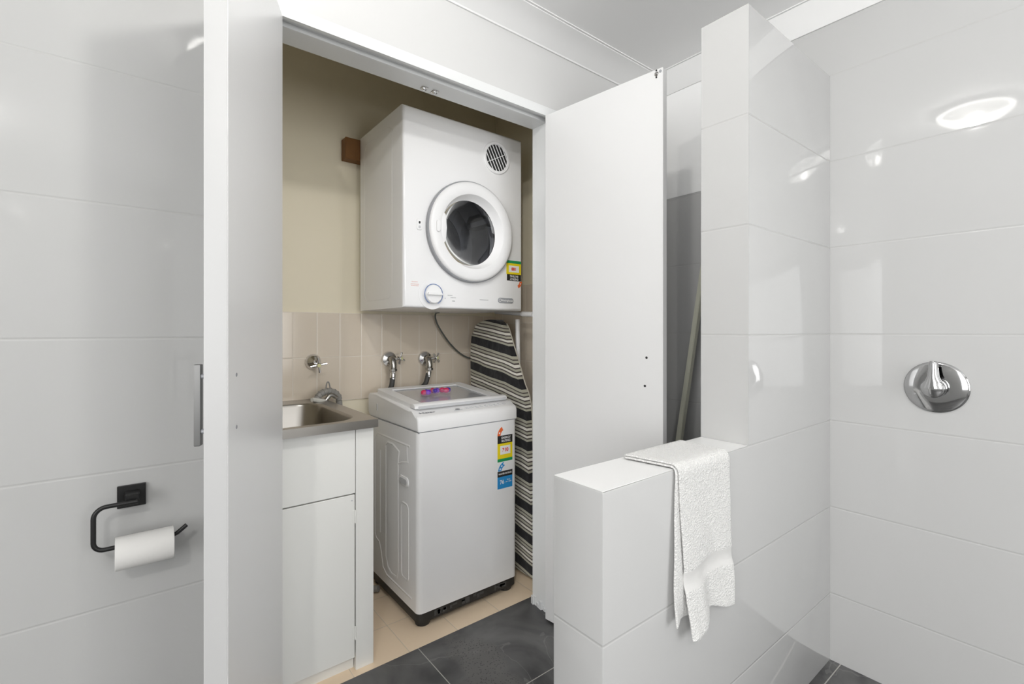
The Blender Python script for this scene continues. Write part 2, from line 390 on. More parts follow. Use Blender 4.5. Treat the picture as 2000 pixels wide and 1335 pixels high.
b = new(); box(b, (rx0 + .04, YM - .05, rz0 + .04), (rx1 - .04, YM - .045, rz1 - .04)); obj('pane', b, glass_mat('added_window_glass_rear', (1, 1, 1), (.9, .9, .9)), wn)
# far side wall behind the camera, with a window added around the side fill lamp
b = new(); wy0, wy1, wz0, wz1 = -1.9, -.1, .55, 2.15
box(b, (XM - .1, YM, 0), (XM, YC, wz0)); box(b, (XM - .1, YM, wz1), (XM, YC, ZCL)); box(b, (XM - .1, YM, wz0), (XM, wy0, wz1)); box(b, (XM - .1, wy1, wz0), (XM, YC, wz1))
struct('wall_side', b, M_tile)
b = new()
for y0, y1, z0, z1 in ((wy0, wy1, wz0, wz0 + .04), (wy0, wy1, wz1 - .04, wz1), (wy0, wy0 + .04, wz0, wz1), (wy1 - .04, wy1, wz0, wz1)): box(b, (XM - .07, y0, z0), (XM - .02, y1, z1))
wn = struct('added_window_1', b, M_frame)
b = new(); box(b, (XM - .05, wy0 + .04, wz0 + .04), (XM - .045, wy1 - .04, wz1 - .04)); obj('pane', b, glass_mat('added_window_glass', (1, 1, 1), (.9, .9, .9)), wn)
# closet walls
b = new(); box(b, (CXL - .06, YB, 0), (CXR + .06, YB + .08, ZCL + .15)); wb = struct('wall_closet_back', b, M_cream)
b = new(); box(b, (CXL, YB - .008, .825), (CXR, YB - .0002, 1.225)); obj('tile_splashback', b, M_splash, wb)
b = new(); box(b, (CXL - .06, YC + .12, 0), (CXL, YB, ZCL + .15)); struct('wall_closet_left', b, M_cream)
b = new(); box(b, (CXR, YC + .12, 0), (CXR + .06, YB, ZCL + .15)); wr = struct('wall_closet_right', b, M_cream)
b = new(); box(b, (CXR - .008, YC + .125, .785), (CXR - .0002, YB - .01, 1.385)); obj('tile_splashback', b, M_splashR, wr)
b = new(); box(b, (CXL, YC + .1201, ZD + .03), (CXR, YC + .13, ZCL + .15)); box(b, (CXL, YC + .1201, 0), (DL - .03, YC + .13, ZD + .03)); box(b, (DR + .078, YC + .1201, 0), (CXR, YC + .13, ZD + .03)); struct('wall_closet_front', b, M_cream)

# cornices (coved, with a small step at each edge)
def cove(dropz, proj, n=8):      # (out, z) from wall bottom to ceiling
    pts = [(0, ZCL), (0, ZCL - dropz), (.007, ZCL - dropz), (.007, ZCL - dropz + .006)]
    for i in range(n + 1):
        a = PI / 2 * i / n; pts.append((proj - .008 - (proj - .016) * math.cos(a), ZCL - dropz + .008 + (dropz - .018) * (1 - math.cos(a) if False else math.sin(a) ** 1.0 * 0 + (i / n))))
    pts += [(proj - .006, ZCL - .006), (proj, ZCL - .006), (proj, ZCL)]
    return pts
def cornice(name, dropz, proj, f, lo, hi, axis):
    b = new(); q = [(0, ZCL), (0, ZCL - dropz), (.006, ZCL - dropz), (.008, ZCL - dropz + .005)]
    R0 = (.008, ZCL - dropz + .005); R1 = (proj - .008, ZCL - .007)
    for i in range(1, 9):
        t = i / 9; x = R0[0] + (R1[0] - R0[0]) * t; z = R0[1] + (R1[1] - R0[1]) * t
        s = -math.sin(PI * t) * .0; q.append((x - s, z + .010 * math.sin(PI * t) * (dropz / .1)))
    q += [R1, (proj - .008, ZCL - .004), (proj, ZCL - .004), (proj, ZCL)]
    prism(b, [f(u, z) for u, z in q], axis, lo, hi); return struct(name, b, M_corn)
cornice('trim_1', ZCL - 2.2563, .107, lambda u, z: (YC - u, z), XM, XS, 'X')
cornice('trim_2', ZCL - 2.2109, .03, lambda u, z: (XS - u, z), YM, YC, 'Y')

DRJ = 1.315
# door frame: lip, rebate and stop, on both sides and the head
b = new()
prof = [(0, 0), (.012, 0), (.012, -.000), (.012, .010), (.040, .010), (.040, -.004), (.125, -.004), (.125, .035), (0, .035)]   # (depth y, outwards)
prism(b, [(YC - .004 + p[0], ZD + p[1]) for p in prof], 'X', DL - .035, DRJ + .035)
struct('trim_3', b, M_frame, label='white painted door head with a rebate')
for side, nm in ((0, 'trim_4'), (1, 'trim_5')):
    b = new(); pts = [((DL - p[1]) if side == 0 else (DRJ + p[1]), YC - .004 + p[0]) for p in prof]
    prism(b, pts, 'Z', 0, ZD + .0); o = struct(nm, b, M_frame, label='white painted door jamb')
    if side:   # chipped white filler at the foot of the jamb
        b = new()
        for i in range(9):
            x = DRJ - .006 - random.random() * .008; y = YC + .03 + i * .010; h_ = .008 + random.random() * .03
            prism(b, [(x, y), (x + .016, y - .004), (x + .02, y + .014), (x + .004, y + .016)], 'Z', 0, h_)
        obj('chipped_filler', b, M_frame, o)
# two ball catches under the head
for x in (.790, .832):
    b = new(); box(b, (x - .011, YC + .083, ZD - .0065), (x + .011, YC + .107, ZD - .0039), .001, 1)
    t = thing('ball_catch', '', 'door catch', (x, YC + .095, ZD - .004))
    t['label'] = 'small chrome ball catch under the door head, %s of the pair' % ('left one' if x < .8 else 'right one')
    t['group'] = 'ball catches under the door head'
    obj('strike_plate', b, M_darkchrome, t)
    b = new(); bmesh.ops.create_uvsphere(b, u_segments=16, v_segments=10, radius=.0075, matrix=Matrix.Translation((x - .003, YC + .093, ZD - .0075))); obj('ball', b, M_chrome, t)
    b = new(); lathe(b, [(0, -.001), (.003, -.001), (.003, .001)], (x + .0075, YC + .1, ZD - .0065), 'Z', 10); obj('screw', b, M_blackm, t)

# ------------------------------------------------------------------ the two closet doors (hinged leaves)
def leaf(name, hinge, free, thick, side, label):
    """leaf between hinge and free point (inner face line), thickness to the given side"""
    h = Vector((*hinge, 0)); f = Vector((*free, 0)); d = (f - h).normalized(); n = Vector((-d.y, d.x, 0)) * side
    e = thing(name, label, 'door', (hinge[0], hinge[1], 0)); del e['label'], e['category']; e['kind'] = 'structure'
    e['label'] = label
    L = (f - h).length
    def Pt(a, t, z): return h + d * a + n * t + Vector((0, 0, z))
    b = new(); z0, z1 = .008, ZD - .001
    vs = [b.verts.new(Pt(a, t, z)) for a in (0, L) for t in (0, thick) for z in (z0, z1)]
    for fc in ((0, 1, 3, 2), (4, 6, 7, 5), (0, 4, 5, 1), (2, 3, 7, 6), (0, 2, 6, 4), (1, 5, 7, 3)): b.faces.new([vs[i] for i in fc])
    bmesh.ops.bevel(b, geom=list(b.edges), offset=.0015, segments=2, affect='EDGES')
    obj('door_panel', b, M_door, e)
    return e, Pt, n, d, L
dl, Pt, n, d, L = leaf('door_1', (DL + .002, YC - .004), (.1277, .9655), .038, -1, 'white flush closet door swung open towards the camera')
# bar handle on its outer face, fixing holes on the inner face
hz0, hz1 = 1.080, .943; ha = L - .055
b = new(); st = .062
q = [Pt(ha - .007, .038 + .021, 0), Pt(ha + .007, .038 + .021, 0), Pt(ha + .007, .038 + .031, 0), Pt(ha - .007, .038 + .031, 0)]
prism(b, [(p.x, p.y) for p in q], 'Z', .934, 1.0830, .001, 1); hb = obj('door_handle', b, M_brush, dl, label='brushed steel square bar handle')
for z in (1.061, .960):
    b = new(); lathe(b, [(.0045, 0), (.0045, .024)], Pt(ha, .037, z), n, 16); obj('handle_post', b, M_greyp, hb)
for z in (1.063, .966):
    b = new(); c = Pt(L - .05, -.0006, z); lathe(b, [(0, -.0002), (.0035, -.0002), (.0042, .0012)], c, n, 14); obj('screw_hole', b, M_prgrey, dl)
b = new(); vs = [b.verts.new(Pt(L + u, t, z)) for u in (-.0005, .0006) for t in (.0012, .0368) for z in (.010, ZD - .003)]
for fc in ((0, 1, 3, 2), (4, 6, 7, 5), (0, 4, 5, 1), (2, 3, 7, 6), (0, 2, 6, 4), (1, 5, 7, 3)): b.faces.new([vs[i] for i in fc])
obj('edge_dimming_strip', b, mat('edge_dimming_grey', (.47, .47, .468), .35), dl, label='pale grey strip dimming the brightly lit door edge')  # added strip; its grey tones down an edge the lights overexpose
dr, Pt, n, d, L = leaf('door_2', (DR - .003, YC - .004), (1.331, .900), .028, 1, 'white flush closet door folded back beside the partition')
for (X, Y, z) in ((0, .957, 1.0554), (0, .963, .9617)):
    a = (YC - .004 - Y) / -d.y if d.y else 0; b = new(); c = Pt(a, -.0006, z); lathe(b, [(0, -.0002), (.0038, -.0002), (.0046, .001)], c, n, 14); obj('screw_hole', b, M_prblack, dr)
b = new(); c = Pt(L - .022, 0, ZD - .016); lathe(b, [(0, -.006), (.004, -.005), (.006, -.001), (.0075, 0)], c, n, 14); q = obj('ball_catch', b, M_darkchrome, dr)
for dz in (-.011, .011):
    b = new(); lathe(b, [(0, -.0012), (.003, -.0012), (.003, 0)], c + Vector((0, 0, dz)), n, 10); obj('screw', b, M_blackm, q)
b = new(); lathe(b, [(0, -.002), (.0045, -.002), (.0045, 0)], Pt(L - .008, 0, ZD - .012), n, 10); obj('screw', b, M_greyp, q)

# ================================================================== CEILING LIGHT
def ceiling_light(lamp, watts, label):
    t = thing('ceiling_light', label, 'ceiling light', (lamp[0], lamp[1], ZCL))
    b = new(); lathe(b, [(0, 0), (.152, 0), (.158, -.008), (.156, -.016), (.145, -.018), (.13, -.018)], (lamp[0], lamp[1], ZCL), 'Z', 64); obj('base_ring', b, M_whitep, t)
    b = new(); lathe(b, [(.152, -.02), (.148, -.032), (.133, -.05), (.11, -.066), (.07, -.078), (.03, -.084), (0, -.085)], (lamp[0], lamp[1], ZCL), 'Z', 64); obj('glass_bowl', b, M_bowl, t)
    for k in range(3):
        a = 2 * PI * k / 3 + .75; c = Vector((lamp[0] + .155 * math.cos(a), lamp[1] + .155 * math.sin(a), ZCL - .02))
        b = new(); tube(b, [c + Vector((0, 0, .012)), c, c - Vector((.012 * math.cos(a), .012 * math.sin(a), .004))], .004, 10); obj('clip', b, M_chrome, t)
    light('bulb', 'POINT', (lamp[0], lamp[1], lamp[2]), watts, (1, .985, .955), .03, parent=t)
ceiling_light(LAMP, BULB_W, 'round frosted glass ceiling light mirrored in the shower wall tiles')
ceiling_light((-.85, -.9, 2.255), FILL_BULB_W, 'round frosted glass ceiling light added behind the camera as unseen fill')  # extra fixture added to lift the light on tops and in the closet

# ================================================================== CLOTHES DRYER (hung upside down on the wall)
DX0, DX1, DY0, DY1, DZ0, DZ1 = .8093, 1.406, 1.70, 2.142, 1.235, 2.022
T = thing('clothes_dryer', 'white wall mounted clothes dryer hung upside down above the washing machine', 'clothes dryer', ((DX0 + DX1) / 2, DY1, DZ0))
dcx, dcz = 1.118, 1.560
b = new()      # cabinet shell with a round opening in the front
box(b, (DX0, DY0, DZ0), (DX1, DY1, DZ1), .012, 3, lambda a, c: abs(a.y - c.y) < 1e-5 and a.y < DY0 + .01)
# cut the front face
fr = [f for f in b.faces if all(abs(v.co.y - DY0) < 1e-4 for v in f.verts)]
fr.sort(key=lambda f: -f.calc_area()); big = fr[0]; loop = [v for v in big.verts]; b.faces.remove(big)
N = 64; ring = [b.verts.new((dcx + .158 * math.cos(2 * PI * i / N), DY0, dcz + .158 * math.sin(2 * PI * i / N))) for i in range(N)]
re = [b.edges.new((ring[i], ring[(i + 1) % N])) for i in range(N)]
oe = []
for i in range(len(loop)):
    e = b.edges.get((loop[i], loop[(i + 1) % len(loop)])) or b.edges.new((loop[i], loop[(i + 1) % len(loop)])); oe.append(e)
bmesh.ops.triangle_fill(b, edges=re + oe, use_beauty=True)
obj('cabinet', b, M_white, T)
b = new()      # stamped side panel ribs
for y0, y1 in ((1.80, 2.09),):
    pts = [(y, z) for y, z in rrect(y0, DZ0 + .04, y1, DZ1 - .05, .04)]
    tube(b, [(DX0 + .0005, p[0], p[1]) for p in pts], .0012, 8, closed=True)
obj('side_panel_rib', b, M_white, T)
# drum, seen through the glass
b = new(); c = (dcx, DY0, dcz)
prof = [(.178, .046), (.262, .062), (.265, .10), (.246, .110), (.243, .118), (.246, .126), (.266, .136), (.266, .19), (.248, .20), (.244, .209), (.248, .218), (.266, .23), (.266, .33), (.25, .36), (.19, .375), (.18, .365), (.09, .37), (.08, .378), (0, .378)]
lathe(b, prof, c, 'Y', 72); dm = obj('drum', b, M_zinc, T)
b = new(); lathe(b, [(.158, .001), (.160, .02), (.158, .036), (.168, .046), (.178, .047)], c, 'Y', 72); obj('drum_opening', b, mat('dark_grey_collar', (.10, .10, .11), .35), T)
for k in range(3):
    a = 2 * PI * k / 3 + .5; b = new(); u = Vector((math.cos(a), 0, math.sin(a))); v = Vector((-math.sin(a), 0, math.cos(a)))
    P = lambda r, s, y: Vector(c) + u * r + v * s + Vector((0, y, 0))
    vs = [b.verts.new(P(r, s, y)) for y in (.08, .33) for r, s in ((.262, -.04), (.225, -.012), (.225, .012), (.262, .04))]
    for f in ((0, 1, 5, 4), (1, 2, 6, 5), (2, 3, 7, 6), (0, 3, 2, 1), (4, 5, 6, 7)): b.faces.new([vs[i] for i in f])
    obj('drum_paddle', b, M_zinc, dm)
# door: thick ring with a grey gasket behind and funnel to the glass
dr_ = new(); c2 = (dcx, DY0, dcz)
lathe(dr_, [(.205, -.020), (.208, -.022), (.2075, -.026), (.204, -.031), (.197, -.0345), (.18, -.036), (.163, -.034), (.156, -.031), (.148, -.012), (.142, .004), (.138, .010)], c2, 'Y', 96)
D = obj('door', dr_, M_whitep, T)
b = new(); lathe(b, [(.20, .0), (.211, -.0005), (.213, -.004), (.213, -.019), (.211, -.021), (.2, -.021)], c2, 'Y', 96); obj('door_rim', b, M_greyp, D, label='grey plastic rim')
b = new(); lathe(b, [(.1385, .010), (.1385, .016), (.152, .020), (.157, .03)], c2, 'Y', 72); obj('gasket', b, M_black, D)
b = new(); lathe(b, [(.1395, .010), (.134, .013), (.11, .018), (.06, .022), (0, .024)], c2, 'Y', 72); obj('door_glass', b, M_glass, D)
b = new()      # inner finger tab of the ring, over the left of the glass
prism(b, [(dcx - .160, dcz - .055), (dcx - .150, dcz - .070), (dcx - .136, dcz - .052), (dcx - .131, dcz), (dcx - .136, dcz + .052), (dcx - .150, dcz + .068), (dcx - .160, dcz + .05)], 'Y', DY0 - .032, DY0 - .012, .003, 2)
obj('finger_tab', b, M_whitep, D)
b = new(); prism(b, rrect(dcx - .183, dcz - .022, dcx - .166, dcz + .024, .007), 'Y', DY0 - .041, DY0 - .030, .003, 2); obj('pull_grip', b, M_whitep, D)
b = new(); prism(b, rrect(.868, 1.542, .889, 1.584, .005), 'Y', DY0 - .0035, DY0 + .001, .001, 1); lt = obj('latch_plate', b, M_whitep, T)
b = new(); prism(b, rrect(.875, 1.566, .882, 1.576, .003), 'Y', DY0 - .0045, DY0 - .003); obj('latch_hole', b, M_prblack, lt)
b = new(); prism(b, rrect(.874, 1.548, .883, 1.558, .003), 'Y', DY0 - .0045, DY0 - .003); obj('latch_button', b, M_lgrey, lt)
# round vent with slanting slats
vx, vz, vr = 1.257, 1.909, .0715
b = new(); lathe(b, [(vr, 0), (vr, -.004), (vr - .003, -.007), (vr - .012, -.007), (vr - .014, -.004), (vr - .014, .001)], (vx, DY0, vz), 'Y', 64); V = obj('vent_ring', b, M_whitep, T)
b = new(); lathe(b, [(vr - .008, -.0012), (0, -.0012)], (vx, DY0, vz), 'Y', 48); obj('vent_recess', b, M_black, V)
b = new(); ri = vr - .013; ang = math.radians(-62)
du = Vector((math.cos(ang), 0, math.sin(ang))); dv = Vector((-du.z, 0, du.x)); cc = Vector((vx, DY0 - .0035, vz))
for k in range(-3, 4):
    s = k * .0155 + .004; h_ = math.sqrt(max(ri * ri - s * s, 0)); tube(b, [cc + dv * s - du * h_, cc + dv * s + du * h_], .0020, 6)
obj('vent_slat', b, M_whitep, V)['kind'] = 'stuff'
b = new(); tube(b, [cc - dv * ri, cc + dv * ri], .0014, 6); obj('vent_crossbar', b, M_whitep, V)
# dial, badge, prints
kx, kz = .936, 1.290
b = new(); lathe(b, [(.060, 0), (.060, -.0012), (.056, -.0016), (0, -.0016)], (kx, DY0, kz), 'Y', 64); K = obj('dial_surround', b, M_white, T)
b = new(); lathe(b, [(.037, -.001), (.037, -.016), (.034, -.020), (0, -.021)], (kx, DY0, kz), 'Y', 64); obj('dial', b, M_whitep, K)
b = new(); prism(b, [(kx - .034, kz - .004), (kx + .034, kz - .004), (kx + .030, kz + .006), (kx - .030, kz + .006)], 'Y', DY0 - .031, DY0 - .019, .002, 2); obj('dial_grip', b, M_whitep, K)
b = new(); pts = [(kx + .0405 * math.cos(a), DY0 - .0135, kz + .0405 * math.sin(a)) for a in [math.radians(-62 + i * (304 / 60)) for i in range(61)]]
tube(b, pts, .0016, 6); obj('dial_arc', b, M_prblue, K, label='steel blue ring')
def marks(name, rows, m, y, parent):
    b = new()
    for x0, x1, z, h_ in rows:
        x = x0
        while x < x1:
            w_ = min(.002 + random.random() * .003, x1 - x); box(b, (x, y - .0004, z - h_ / 2), (x + w_, y, z + h_ / 2)); x += w_ + .0012
    return obj(name, b, m, parent, smooth=0)
marks('warning_print', [(.846, .872, 1.336, .0025), (.842, .877, 1.327, .0025), (.844, .876, 1.321, .0025)], M_prpink, DY0 - .0001, T)
marks('dial_print', [(1.008, 1.030, 1.290, .002), (1.022, 1.048, 1.281, .0018), (1.030, 1.042, 1.267, .003), (.993, .997, 1.277, .005)], M_prgrey, DY0 - .0001, T)
marks('model_print', [(1.168, 1.213, 1.278, .002)], M_prgrey, DY0 - .0001, T)
b = new(); prism(b, rrect(1.265, 1.2685, 1.352, 1.291, .011), 'Y', DY0 - .003, DY0, .001, 1); bd = obj('badge', b, M_greyp, T, label='dark grey rounded name badge')
text('badge_lettering', 'Westinghouse', .0125, M_prwhite, plane_front(1.314, DY0 - .0034, 1.2798), bd, .0002, sx=.95, bold=.0002)
b = new(); lathe(b, [(.0052, -.0032), (.0068, -.0032), (.0068, -.0028)], (1.2755, DY0 - .0, 1.2798), 'Y', 24); obj('badge_emblem', b, M_prwhite, bd)

def quad(x0, x1, z0, z1, y, th=.0005):
    b = new(); box(b, (x0, y - th, z0), (x1, y, z1)); return b
# energy label, upside down on the dryer
S = obj('energy_sticker', quad(1.313, 1.398, 1.4005, 1.4625, DY0), M_yellow, T, label='yellow energy rating sticker, upside down')
obj('green_band', quad(1.313, 1.398, 1.4505, 1.463, DY0 - .0003), M_green, S)
obj('white_field', quad(1.327, 1.386, 1.410, 1.440, DY0 - .0003), M_prwhite, S)
obj('black_band', quad(1.316, 1.397, 1.371, 1.4005, DY0 - .0003), M_prblack, S)
text('sticker_lettering', 'ENERGY\nRATING', .0135, M_prwhite, plane_front(1.357, DY0 - .0010, 1.3857, PI), S, .0002, bold=.0002)
text('sticker_number', '188', .019, M_red, plane_front(1.356, DY0 - .0010, 1.4255, PI), S, .0002, bold=.0008)
def star_tab(x, z, s, rot, y, m, parent, n):
    b = new(); pts = [];
    for i in range(13): a = math.radians(180 - 62 * i / 12); pts.append((math.cos(a) * 1.0 + 1.0, math.sin(a)))
    for i in range(13): a = math.radians(118 + 62 * i / 12 * .92); pts.append((math.cos(a) * .62 + 1.0, math.sin(a) * .62))
    P = [((p[0] - .25) * s, (p[1] - .0) * s) for p in pts]; cr, sr = math.cos(rot), math.sin(rot)
    prism(b, [(x + p[0] * cr - p[1] * sr, z + p[0] * sr + p[1] * cr) for p in P], 'Y', y - .0006, y)
    o = obj('star_tab', b, m, parent, smooth=0)
    for k in range(n):
        a = math.radians(172 - 46 * (k + .3) / max(n - 1, 1)); r = .81; q = ((math.cos(a) * r + 1 - .25) * s, math.sin(a) * r * s)
        cx_, cz_ = x + q[0] * cr - q[1] * sr, z + q[0] * sr + q[1] * cr; b = new(); pp = []
        for i in range(10):
            rr = s * (.13 if i % 2 == 0 else .06); aa = PI / 2 + i * PI / 5; pp.append((cx_ + rr * math.cos(aa), cz_ + rr * math.sin(aa)))
        prism(b, pp, 'Y', y - .0009, y - .0005); obj('star', b, M_prwhite, o, smooth=0)
    return o
star_tab(1.394, 1.371, .036, PI, DY0, M_orange, S, 2)
b = new(); box(b, (DX0 + .02, DY1 - .002, 1.915), (DX1 - .02, YB - .002, 2.012)); 
# timber batten behind
b.free(); b = new(); box(b, (.742, DY1 + .003, 1.922), (1.46, YB - .001, 2.018), .002, 1)
tag(obj('timber_batten', b, M_wood), 'brown timber mounting batten fixed to the cream wall behind the dryer', 'timber batten')
# power cord
b = new(); P = smooth_path([(.985, 2.05, DZ0 + .001), (1.10, 2.14, 1.235), (1.175, 2.165, 1.20), (1.2366, 2.17, 1.155), (1.3042, 2.17, 1.0724), (1.3839, 2.17, 1.0104), (1.4633, 2.165, .9909), (1.55, 2.16, 1.02), (1.575, 2.17, 1.08)], 8)
P = smooth_path([(1.19, 2.09, DZ0 + .001), (1.205, 2.15, 1.232), (1.215, 2.17, 1.205), (1.2366, 2.17, 1.1585), (1.3042, 2.17, 1.0724), (1.3839, 2.17, 1.0104), (1.4633, 2.165, .9909), (1.55, 2.16, 1.02), (1.575, 2.17, 1.08)], 8)
tube(b, P, .0042, 10); cd = thing('power_cord', 'dark grey power cord hanging from the dryer across the beige tiles', 'power cord', (1.19, 2.09, DZ0)); obj('cord', b, M_cord, cd)
b = new(); box(b, (1.555, 2.155, 1.06), (1.595, 2.185, 1.105), .004, 2); obj('plug', b, M_whitep, cd)

# ================================================================== WASHING MACHINE
WX0, WX1, WY0, WY1 = .845, 1.331, 1.645, 2.14
T = thing('washing_machine', 'white top loading washing machine with two rating stickers standing in the closet', 'washing machine', ((WX0 + WX1) / 2, (WY0 + WY1) / 2, 0))
b = new(); box(b, (WX0, WY0, .058), (WX1, WY1 - .02, .752), .022, 5, vertical); obj('body', b, M_white, T)
b = new(); box(b, (WX0 + .002, WY0 + .002, .022), (WX1 - .002, WY1 - .022, .0575), .024, 5, vertical); BS = obj('base_plinth', b, M_black, T, label='black plastic plinth')
for x, y in ((WX0 + .04, WY0 + .04), (WX1 - .04, WY0 + .04), (WX0 + .04, WY1 - .06), (WX1 - .04, WY1 - .06)):
    b = new(); lathe(b, [(0, 0), (.028, 0), (.03, .006), (.03, .023), (0, .023)], (x, y, .0), 'Z', 20); obj('foot', b, M_black, BS)
# front edge strip of wear on the plinth
b = new()
for k in range(22):
    x = WX0 + .05 + random.random() * .36; box(b, (x, WY0 + .0012, .030 + random.random() * .012), (x + .006 + random.random() * .02, WY0 + .0022, .046 + random.random() * .006))
obj('plinth_scuff', b, mat('grey_scuff', (.07, .07, .068), .8), BS, smooth=0)['kind'] = 'stuff'
# top collar: wedge profile, low at the front
ns = 8; b = new()
prof = [(WY0, .756), (WY0, .796), (WY0 + .006, .809), (WY0 + .016, .815), (WY0 + .055, .822), (WY0 + .075, .834), (2.05, .858), (WY1 - .012, .858), (WY1, .848), (WY1, .77), (WY1 - .02, .756)]
prism(b, prof, 'X', WX0 - .001, WX1 + .001, .008, 3); obj('top_collar', b, M_whitep, T)
b = new(); box(b, (WX0 + .004, WY0 + .004, .750), (WX1 - .004, WY1 - .024, .758)); obj('seam', b, M_greyp, T)
# control panel print
sl = math.atan2(.007, .039)
def on_panel(x, y, z): return Matrix.Translation((x, y, z)) @ Matrix.Rotation(sl, 4, 'X')
text('maker_lettering', 'Haier', .021, M_prgrey, on_panel(.905, 1.682, .8213), T, .0004, sx=1.5)
b = new(); lathe(b, [(0, .001), (.009, .001), (.010, 0)], (1.045, 1.683, .8205), 'Z', 24); PB = obj('start_button', b, M_prgrey, T)
b = new()
for k in range(9):
    x = 1.085 + k * .024; y = 1.676 + (k % 2) * .003
    box(b, (x, y, .8190), (x + .014, y + .003, .8208)); box(b, (x + .002, y + .012, .8204), (x + .012, y + .0145, .8226))
o = obj('panel_print', b, M_lgrey, T, smooth=0); o['kind'] = 'stuff'
b = new(); box(b, (1.02, 1.668, .8175), (1.06, 1.671, .8195)); obj('display_window', b, M_lgrey, T, smooth=0)
# lid: frame, recessed dark glass, raised front lip with grey strip
LZ = .858
b = new(); fx0, fx1, fy0, fy1 = WX0 + .018, WX1 - .018, 1.735, 2.09
def lidz(y): return .838 + (y - 1.72) * .085
b = new(); A = [(fx0, fy0), (fx1, fy0), (fx1, fy1), (fx0, fy1)]; I = [(fx0 + .055, fy0 + .012), (fx1 - .055, fy0 + .012), (fx1 - .055, fy1 - .045), (fx0 + .055, fy1 - .045)]
def ringmesh(b, O_, I_, zo, up, dn):
    vo = [b.verts.new((x, y, lidz(y) + up)) for x, y in O_]; vi = [b.verts.new((x, y, lidz(y) + up)) for x, y in I_]
    lo = [b.verts.new((x, y, lidz(y) - dn)) for x, y in O_]; li = [b.verts.new((x, y, lidz(y) - dn)) for x, y in I_]
    n_ = len(O_)
    for i in range(n_):
        j = (i + 1) % n_; b.faces.new([vo[i], vo[j], vi[j], vi[i]]); b.faces.new([vo[i], lo[i], lo[j], vo[j]]); b.faces.new([vi[i], vi[j], li[j], li[i]])
        b.faces.new([lo[i], li[i], li[j], lo[j]])
def rr2(x0, y0, x1, y1, r): return rrect(x0, y0, x1, y1, r, 5)
ringmesh(b, rr2(fx0, fy0, fx1, fy1, .02), rr2(fx0 + .052, fy0 + .014, fx1 - .052, fy1 - .045, .012), 0, .010, .010)
LD = obj('lid', b, M_whitep, T)
b = new(); gp = rr2(fx0 + .050, fy0 + .012, fx1 - .050, fy1 - .043, .012); b.faces.new([b.verts.new((x, y, lidz(y) + .004)) for x, y in gp]); obj('lid_glass', b, M_lidglass, LD, label='tinted glass window')
b = new(); ringmesh(b, rr2(fx0 + .051, fy0 + .013, fx1 - .051, fy1 - .044, .012), rr2(fx0 + .062, fy0 + .018, fx1 - .062, fy1 - .058, .01), 0, .0048, .0); obj('lid_glass_border', b, M_greyp, LD)
b = new(); prism(b, [(1.700, .8365), (1.700, .846), (1.706, .852), (1.722, .855), (1.742, .853), (1.742, .8365)], 'X', fx0 - .004, fx1 + .004, .003, 2); obj('lid_front_lip', b, M_whitep, LD)
b = new(); box(b, (fx0 + .012, 1.6985, .8335), (fx1 - .002, 1.703, .8455), .0015, 1); obj('lid_grip_strip', b, M_lgrey, LD)
# stamped side panel and hand grip
b = new()
def ridge(pts, r=.0085, closed=False): tube(b, [(WX0 + .0062, y, z) for y, z in ([tuple(q)[0:2] for q in pts])], r, 8, closed=closed, squash=1)
ridge(rrect(1.726, .155, 1.79, .455, .02), closed=True)
ridge([(1.712, .69), (1.85, .69), (2.03, .69), (2.06, .66), (2.06, .24), (2.04, .22), (2.01, .215), (1.99, .18), (1.97, .12), (1.93, .10), (1.70, .10)])
ridge([(1.94, .655), (1.94, .18), (1.92, .14), (1.88, .125), (1.83, .13), (1.82, .16), (1.82, .62), (1.81, .65), (1.87, .67), (1.92, .67), (1.94, .655)])
ridge([(1.738, .69), (1.732, .625), (1.79, .61), (1.815, .60)])
ridge([(2.0, .62), (2.0, .26)])
obj('side_ridge', b, M_white, T)
b = new(); prism(b, rrect(1.722, .524, 1.806, .562, .016), 'X', WX0 - .004, WX0 + .001, .002, 2); G = obj('hand_grip', b, M_whitep, T)
b = new(); prism(b, rrect(1.733, .531, 1.796, .554, .010), 'X', WX0 - .0048, WX0 - .003); obj('grip_recess', b, M_lgrey, G)
b = new(); box(b, (WX0 - .003, 2.03, .79), (WX0, 2.037, .82)); obj('side_slot', b, M_lgrey, T)
# stickers on the front
Y = WY0
S = obj('energy_sticker', quad(1.2223, 1.3037, .5895, .6885, Y), M_yellow, T, label='yellow and black energy rating sticker')
obj('black_band', quad(1.2223, 1.3037, .656, .690, Y - .0003), M_prblack, S); obj('green_band', quad(1.2223, 1.3037, .577, .590, Y - .0003), M_green, S)
obj('white_field', quad(1.237, 1.292, .608, .645, Y - .0003), M_prwhite, S)
text('sticker_lettering', 'ENERGY\nRATING', .0135, M_prwhite, plane_front(1.268, Y - .0010, .6725), S, .0002, bold=.0002)
text('sticker_number', '310', .022, M_red, plane_front(1.264, Y - .0010, .6265), S, .0002, bold=.0008)
star_tab(1.2330, .689, .044, 0, Y, M_orange, S, 2)
S = obj('water_sticker', quad(1.2223, 1.3037, .4605, .5135, Y), M_blue, T, label='blue and black water rating sticker')
obj('black_band', quad(1.2223, 1.3037, .512, .536, Y - .0003), M_prblack, S)
text('sticker_lettering', 'WATER RATING', .0098, M_prwhite, plane_front(1.263, Y - .0010, .524), S, .0002, bold=.0002)
text('sticker_number', '76', .024, M_prwhite, plane_front(1.246, Y - .0010, .488), S, .0002, bold=.0004)
text('sticker_unit', 'litres\nper wash', .0085, M_prwhite, plane_front(1.282, Y - .0010, .491), S, .0002)
star_tab(1.2370, .536, .046, -.12, Y, M_blue, S, 3)

